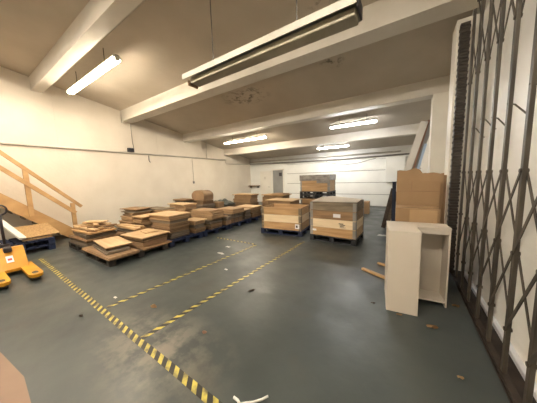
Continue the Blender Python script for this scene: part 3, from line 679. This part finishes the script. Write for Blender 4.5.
# ------------------------------------------------------------------ white L-shaped cabinet and the cardboard behind it
t = thing('corner_cabinet', 'white L-shaped cabinet carcass with one open bay, by the gate', 'cabinet', (-.135, 2.72, 0), R(6))
Hc = .965; w = .018
box_obj('front_panel', (.155, .009, Hc / 2), (.31, w, Hc), 'white_panel', t, bev=.002)
box_obj('side_panel', (.009, .27, (Hc - w) / 2), (w, .502, Hc - w), 'white_panel', t)
box_obj('inner_panel', (.301, .17, (Hc - w) / 2), (w, .302, Hc - w), 'white_panel', t)
box_obj('back_panel', (.33, .575, (Hc - w) / 2), (.624, .012, Hc - w), 'white_panel', t)
box_obj('side_panel', (.633, .45, (Hc - w) / 2), (w, .26, Hc - w), 'white_panel', t, bev=.002)
bm = bmesh.new(); add_prism(bm, [(0, .0195), (.31, .0195), (.31, .32), (.645, .32), (.645, .583), (0, .583)], 'z', Hc - w + .001, Hc + .001); obj('top_panel', bm, 'white_panel', t)
bm = bmesh.new(); add_prism(bm, [(.02, .02), (.29, .02), (.29, .322), (.622, .322), (.622, .568), (.02, .568)], 'z', .05, .05 + w); obj('bottom_panel', bm, 'white_panel', t)
box_obj('rail', (.4665, .335, Hc - w - .032), (.312, w, .06), 'white_panel', t)

KG = 'cardboard behind the white cabinet'
def carton(label, x, y, z, sx, sy, h, rz, mat, flap=None, tape=True):
    t = thing('cardboard_carton', label, 'carton', (x, y, z), R(rz), KG)
    box_obj('carton_body', (0, 0, h / 2), (sx, sy, h), mat, t, bev=.008)
    if tape: box_obj('tape', (0, 0, h + .001), (sx, .05, .002), 'card_light', t)
    if flap: box_obj('flap', flap[0], flap[1], flap[2], t, (flap[3] if len(flap) > 3 else None), .003)
    return t
carton('lower brown carton on the floor behind the white cabinet', .16, 3.72, 0, .52, .36, .56, 0, 'card', None, False)
carton('upper brown carton with pale front flap behind the white cabinet', .155, 3.72, .562, .51, .34, .56, 1, 'card', ((.07, -.176, .40), (.31, .008, .28), 'card_light'))
def flat_carton(label, x, y, w, h, th, tilt, mat, torn=0.0, rz=0):
    """flattened carton standing on edge, torn along its top"""
    bm = bmesh.new(); n = 14; poly = [(-w / 2, 0), (w / 2, 0)]
    for k in range(n + 1):
        u = 1 - k / n; poly.append((-w / 2 + u * w, h + torn * (.5 * math.sin(7 * u + w * 9) + .5 * math.sin(17 * u + 1)) - torn * (1.6 if u > .52 else 0)))
    add_prism(bm, poly, 'y', -th / 2, th / 2)
    o = obj('flattened_carton', bm, mat, None, (x, y, 0)); o.rotation_euler = (R(-tilt), 0, R(rz)); return tag(o, label, 'carton', KG)
f = flat_carton('flattened carton standing closest behind the stacked brown cartons', .175, 4.00, .54, 1.50, .03, 1.0, 'card', .008)
bm = bmesh.new(); add_box(bm, (0, -.018, 1.33), (.54, .006, .012)); add_box(bm, (-.08, -.018, 1.41), (.008, .006, .17)); obj('fold_line', bm, 'card_dark', f)
f = flat_carton('flattened carton with torn top, tallest behind the white cabinet', .19, 4.06, .60, 1.66, .03, 1.0, 'card', .028)
flat_carton('narrow flattened carton edge at right behind the tall one', .30, 4.12, .46, 1.60, .025, 1.0, 'card_dark', .012)

# ------------------------------------------------------------------ long boards leaning by the far pier
LG = 'boards leaning against the right wall'
def lean(label, base, top, w, th, mat):
    bm = bmesh.new(); b, tt = Vector(base), Vector(top); add_bar(bm, (0, 0, 0), tt - b, w, th, up=Vector((0, 1, 0)), bev=.003)
    return tag(obj('leaning_board', bm, mat, None, b), label, 'board', LG)
lean('long white board leaning on the right wall past the pier', (-.40, 7.30, .03), (.40, 7.34, 3.02), .17, .02, 'white_board')
lean('long red-brown board leaning beside the long white one', (-.20, 7.40, .03), (.50, 7.42, 3.05), .05, .03, 'redwood')
lean('grey long board leaning behind the white and red-brown ones', (-.26, 7.52, .03), (.55, 7.53, 3.02), .16, .02, 'door_grey')
lean('slim pale blue strip leaning under the long boards', (-.08, 7.25, .03), (.44, 7.20, 2.40), .06, .02, 'pale_blue')
lean('short dark brown board leaning left of the cardboard', (-.50, 7.02, .03), (-.27, 7.02, 1.20), .11, .025, 'debris_dark')
lean('short weathered board leaning just behind the dark brown one', (-.42, 7.16, .03), (-.20, 7.16, 1.10), .12, .025, 'board_grey')
t = thing('steel_post', 'dark navy steel post standing left of the tall cardboard', 'post', (-.26, 6.82, 0))
box_obj('post_shaft', (0.02, .0, .70), (.09, .09, 1.38), 'navy', t, bev=.006); box_obj('base_plate', (0.02, 0, .006), (.16, .16, .012), 'navy', t); box_obj('top_plate', (0.02, 0, 1.396), (.13, .13, .012), 'navy', t)

# ------------------------------------------------------------------ left foreground: pallets, sheets, pallet truck
p = make_pallet('blue pallet at the bottom by the staircase foot', .92, 1.12, 'blue', 'pallets by the staircase', loc=(-7.78, .86, 0))
dup(p, (-7.79, .86, H), R(1), 'blue pallet stacked on the other by the staircase foot', 'pallets by the staircase')
o = box_obj('chipboard_sheet', (0, 0, 0), (.86, .66, .018), 'osb', bev=.002); o.location = (-7.86, 1.20, .455); o.rotation_euler = (0, R(12.5), R(4))
tag(o, 'speckled chipboard sheet propped on the blue pallets by the stairs', 'sheet')
tag(box_obj('timber_offcut', (-7.48, 1.16, .312), (.08, .50, .037), 'board_tan', bev=.003), 'tan timber offcut propping up the chipboard sheet', 'timber')
bm = bmesh.new(); wa, wb = Vector((-7.27, .90, .40)), Vector((-8.26, .70, .76)); add_bar(bm, (0, 0, 0), wb - wa, .11, .05, bev=.005)
tag(obj('white_beam', bm, 'white_board', None, wa), 'whitish beam sloping from the blue pallets up to the stair side', 'beam')

J = thing('pallet_truck', 'yellow hand pallet truck with forks pointing right', 'pallet truck', (-5.10, .545, 0))
for s in (1, -1):
    yc = s * .18; bm = bmesh.new(); pl = [(-1.0, yc - .085), (-.10, yc - .085), (-.02, yc - .055), (0, yc), (-.02, yc + .055), (-.10, yc + .085), (-1.0, yc + .085)]
    # fork: top plate with an oval roller window, and two side skirts
    outer = [(x, y) for x, y in pl]
    hole = [(-.16 + .075 * math.cos(a), yc + .040 * math.sin(a)) for a in [2 * math.pi * k / 12 for k in range(12)]]
    add_prism(bm, outer, 'z', .075, .125)
    fork = obj('fork', bm, 'yellow', J)
    bm = bmesh.new(); add_prism(bm, hole, 'z', .1252, .1275); obj('roller_slot', bm, 'ink', fork)
    bm = bmesh.new(); add_box(bm, (-.06, yc, .127), (.06, .09, .003)); obj('scuffed_tip', bm, 'yellow_worn', fork)
    for dx in (-.13, -.21):
        bm = bmesh.new(); add_tube(bm, [(dx, yc - .05, .036), (dx, yc + .05, .036)], .036, 14); obj('load_roller', bm, 'ink', fork, smooth=True)
bm = bmesh.new()
add_prism(bm, [(-.72, .125), (-1.04, .46), (-1.10, .46), (-1.10, .075), (-.72, .075)], 'y', -.20, .20)
obj('frame', bm, 'yellow', J)
bm = bmesh.new(); add_bar(bm, (-.815, 0, .232), (-.91, 0, .332), .085, .006, up=Vector((1, 0, 1))); obj('warning_label', bm, 'label_white', J)
bm = bmesh.new(); add_bar(bm, (-.84, 0.0, .262), (-.87, 0, .293), .05, .008, up=Vector((1, 0, 1))); obj('label_print', bm, 'red_ink', J)
bm = bmesh.new(); add_box(bm, (-.98, 0, .44), (.12, .10, .10), bev=.02); add_tube(bm, [(-1.16, 0, .1), (-1.16, 0, .52)], .06, 16); obj('pump', bm, 'ink', J)
for s in (-1, 1):
    bm = bmesh.new(); add_tube(bm, [(-1.18, s * .03, .09), (-1.18, s * .09, .09)], .09, 18); obj('steering_wheel', bm, 'ink', J, smooth=True)
bm = bmesh.new(); add_tube(bm, [(-1.17, 0, .50), (-1.10, -.01, .80), (-1.02, -.015, 1.08)], .02, 10); obj('handle_shaft', bm, 'ink', J, smooth=True)
bm = bmesh.new(); lp = []
for k in range(25):
    a = 2 * math.pi * k / 24; lp.append((-1.0 + .03 * math.sin(a), -.015 + .085 * math.cos(a), 1.17 + .09 * math.sin(a)))
add_tube(bm, lp, .014, 8, cap=False); obj('handle_loop', bm, 'ink', J, smooth=True)

# cardboard flat on the floor at the near left corner
bm = bmesh.new(); add_prism(bm, [(-3.75, .075), (-3.17, .15), (-2.62, .21), (-2.22, .19), (-1.9, -.55), (-3.6, -.75)], 'z', .002, .012)
tag(obj('cardboard_sheet', bm, 'pink_card'), 'flat pinkish cardboard sheet on the floor at the near left', 'sheet')

# ------------------------------------------------------------------ hazard tape and litter on the floor
TG = 'hazard tape lines on the floor'
def tape(label, a, b, w=.062):
    a, b = Vector((*a, 0)), Vector((*b, 0)); d = b - a; bm = bmesh.new(); n = max(2, int(d.length / .25)); ed = []
    for k in range(n + 1):
        j = random.uniform(-.004, .004); ed.append((d.length * k / n, j))
    add_prism(bm, [(x, j - w / 2) for x, j in ed] + [(x, j + w / 2) for x, j in ed[::-1]], 'z', .0008, .0022)
    return tag(obj('hazard_tape', bm, 'tape', None, a, math.atan2(d.y, d.x)), label, 'tape', TG)
tape('longest black and yellow tape line crossing the near floor', (-6.66, 1.02), (-1.0, .895), .068)
o = tape('left of the two parallel tape lines running from the long line', (-3.18, 1.0), (-2.98, 4.0)); o.location.z += .0003
o = tape('right of the two parallel tape lines, nearer the white cabinet', (-2.22, .95), (-2.06, 4.75)); o.location.z += .0003
o = tape('short cross tape line by the front stacks', (-4.36, 4.02), (-3.02, 4.02)); o.location.z += .0006

def scrap(name, label, cat, x, y, pts, mat, h=.004, rz=0, group='litter on the floor', curl=0):
    bm = bmesh.new(); n = len(pts); c = bm.verts.new((0, 0, h + curl))
    vs = [bm.verts.new((p[0], p[1], h * (1 + math.sin(k * 2.3)) / 2 + .001)) for k, p in enumerate(pts)]
    for k in range(n): bm.faces.new((c, vs[k], vs[(k + 1) % n]))
    bmesh.ops.solidify(bm, geom=bm.faces[:], thickness=-.0012)
    return tag(obj(name, bm, mat, None, (x, y, .0025), R(rz)), label, cat, group)
def blob(r, n=9, e=1.0, seed=1):
    rd = random.Random(seed); return [(r * rd.uniform(.55, 1) * math.cos(2 * math.pi * k / n), e * r * rd.uniform(.55, 1) * math.sin(2 * math.pi * k / n)) for k in range(n)]
scrap('paper_scrap', 'white paper scrap on the floor by the blue front pallets', 'paper', -3.48, 3.55, blob(.10, 8, .6, 1), 'paper', .01)
scrap('paper_scrap', 'longer white paper scrap nearer than the one by the pallets', 'paper', -3.32, 3.15, blob(.12, 8, .5, 2), 'paper', .008)
scrap('paper_scrap', 'white paper scrap on the floor right of the right-hand crate', 'paper', -.46, 6.2, blob(.15, 8, .9, 3), 'paper', .01)
scrap('paper_scrap', 'small white scrap between the two parallel tape lines', 'paper', -2.62, 2.6, blob(.05, 8, .7, 4), 'paper', .006)
scrap('paper_scrap', 'small pale scrap beside the long tape line', 'paper', -3.35, 1.16, blob(.05, 8, .5, 14), 'paper', .006)
scrap('dry_leaf', 'brown dry leaf lying alone near the middle of the floor', 'leaf', -1.72, 1.34, blob(.035, 9, .8, 5), 'redwood', .012, curl=.006)
scrap('dry_leaf', 'crumpled brown leaf by the left parallel tape line', 'leaf', -2.66, 1.32, blob(.075, 9, .5, 6), 'leaf', .016, curl=.01)
scrap('dry_leaf', 'dark scrap on the floor left of the worn patch', 'leaf', -3.25, .76, blob(.045, 9, .5, 7), 'debris_dark', .012, curl=.008)
scrap('dry_leaf', 'dark twisted scrap past the right parallel tape line', 'leaf', -1.80, 2.25, blob(.07, 9, .4, 17), 'debris_dark', .012, 60, curl=.008)
scrap('dry_leaf', 'brown leaf on the floor in front of the white cabinet', 'leaf', .30, 2.62, blob(.075, 9, .5, 8), 'leaf', .018, 15, curl=.01)
scrap('dry_leaf', 'brown scrap at the foot of the white front panel', 'leaf', .0, 2.68, blob(.045, 9, .5, 9), 'leaf', .012, 15, curl=.006)
scrap('dry_leaf', 'yellowish leaf on the near floor by the gate sill', 'leaf', .42, 2.04, blob(.03, 9, .7, 10), 'card_light', .01, 15, curl=.006)
scrap('dry_leaf', 'small leaf against the gate sill at the near right', 'leaf', .57, 1.86, blob(.028, 9, .7, 11), 'leaf', .01, 15, curl=.006)
scrap('dry_leaf', 'leaf beside the open bay of the white cabinet', 'leaf', .57, 3.20, blob(.05, 9, .7, 12), 'leaf', .014, 15, curl=.008)
scrap('dry_leaf', 'dark scrap on the floor left of the white cabinet', 'leaf', -.28, 2.78, blob(.035, 9, .5, 13), 'debris_dark', .01, 15, curl=.006)
# torn twist of white film near the end of the long tape line
bm = bmesh.new(); add_tube(bm, [(0, 0, .012), (.035, .03, .014), (.075, .055, .018), (.12, .10, .022), (.15, .14, .028)], .008, 7); add_tube(bm, [(0, 0, .010), (-.03, .012, .012), (-.07, .014, .011)], .010, 7)
tag(obj('torn_film', bm, 'paper', None, (-.93, .985, .0), R(0), smooth=True), 'twisted strip of torn white film near the long tape line end', 'film', 'litter on the floor')
for (a, b, w_, lab) in (((-.56, 3.76), (-.13, 3.53), .055, 'long timber batten on the floor half behind the white cabinet'), ((-.36, 4.14), (-.14, 4.06), .05, 'short timber batten on the floor behind the longer one')):
    bm = bmesh.new(); add_bar(bm, (0, 0, .0175), (b[0] - a[0], b[1] - a[1], .0175), w_, .033, bev=.003)
    tag(obj('timber_batten', bm, 'board_tan', None, (*a, 0.001)), lab, 'timber', 'battens on the floor')

# ------------------------------------------------------------------ camera, world, view
cam = bpy.data.cameras.new('camera'); co = bpy.data.objects.new('camera', cam); COL.objects.link(co); scn.camera = co
cam.sensor_fit = 'HORIZONTAL'; cam.sensor_width = 36; cam.lens = 211.0 / 537 * 36; cam.clip_start = .05
yaw, pit, rol = R(32.9), R(6.3), R(-1.7)
f = Vector((-math.sin(yaw) * math.cos(pit), math.cos(yaw) * math.cos(pit), 0)); 
def Rm(a, b, c):
    ca, sa, cb, sb, cc, sc = math.cos(a), math.sin(a), math.cos(b), math.sin(b), math.cos(c), math.sin(c)
    return Matrix(((cc, -sc, 0), (sc, cc, 0), (0, 0, 1))) @ Matrix(((1, 0, 0), (0, cb, -sb), (0, sb, cb))) @ Matrix(((ca, 0, sa), (0, 1, 0), (-sa, 0, ca)))
W = Rm(yaw, pit, rol).transposed()            # camera (right, down, forward) -> (X, -Z, Y)
def cv(v): d = W @ Vector(v); return Vector((d[0], d[2], -d[1]))
rx, dn, fw = cv((1, 0, 0)), cv((0, 1, 0)), cv((0, 0, 1))
m = Matrix((rx, -dn, -fw)).transposed().to_4x4(); m.translation = (0, 0, 1.6); co.matrix_world = m

w = bpy.data.worlds.new('world'); scn.world = w; w.use_nodes = True
w.node_tree.nodes['Background'].inputs[0].default_value = (.8, .85, 1, 1); w.node_tree.nodes['Background'].inputs[1].default_value = .2
vs = scn.view_settings; vs.view_transform = 'Standard'; vs.look = 'None'; vs.gamma = 1; vs.use_curve_mapping = False; vs.exposure = 1.75
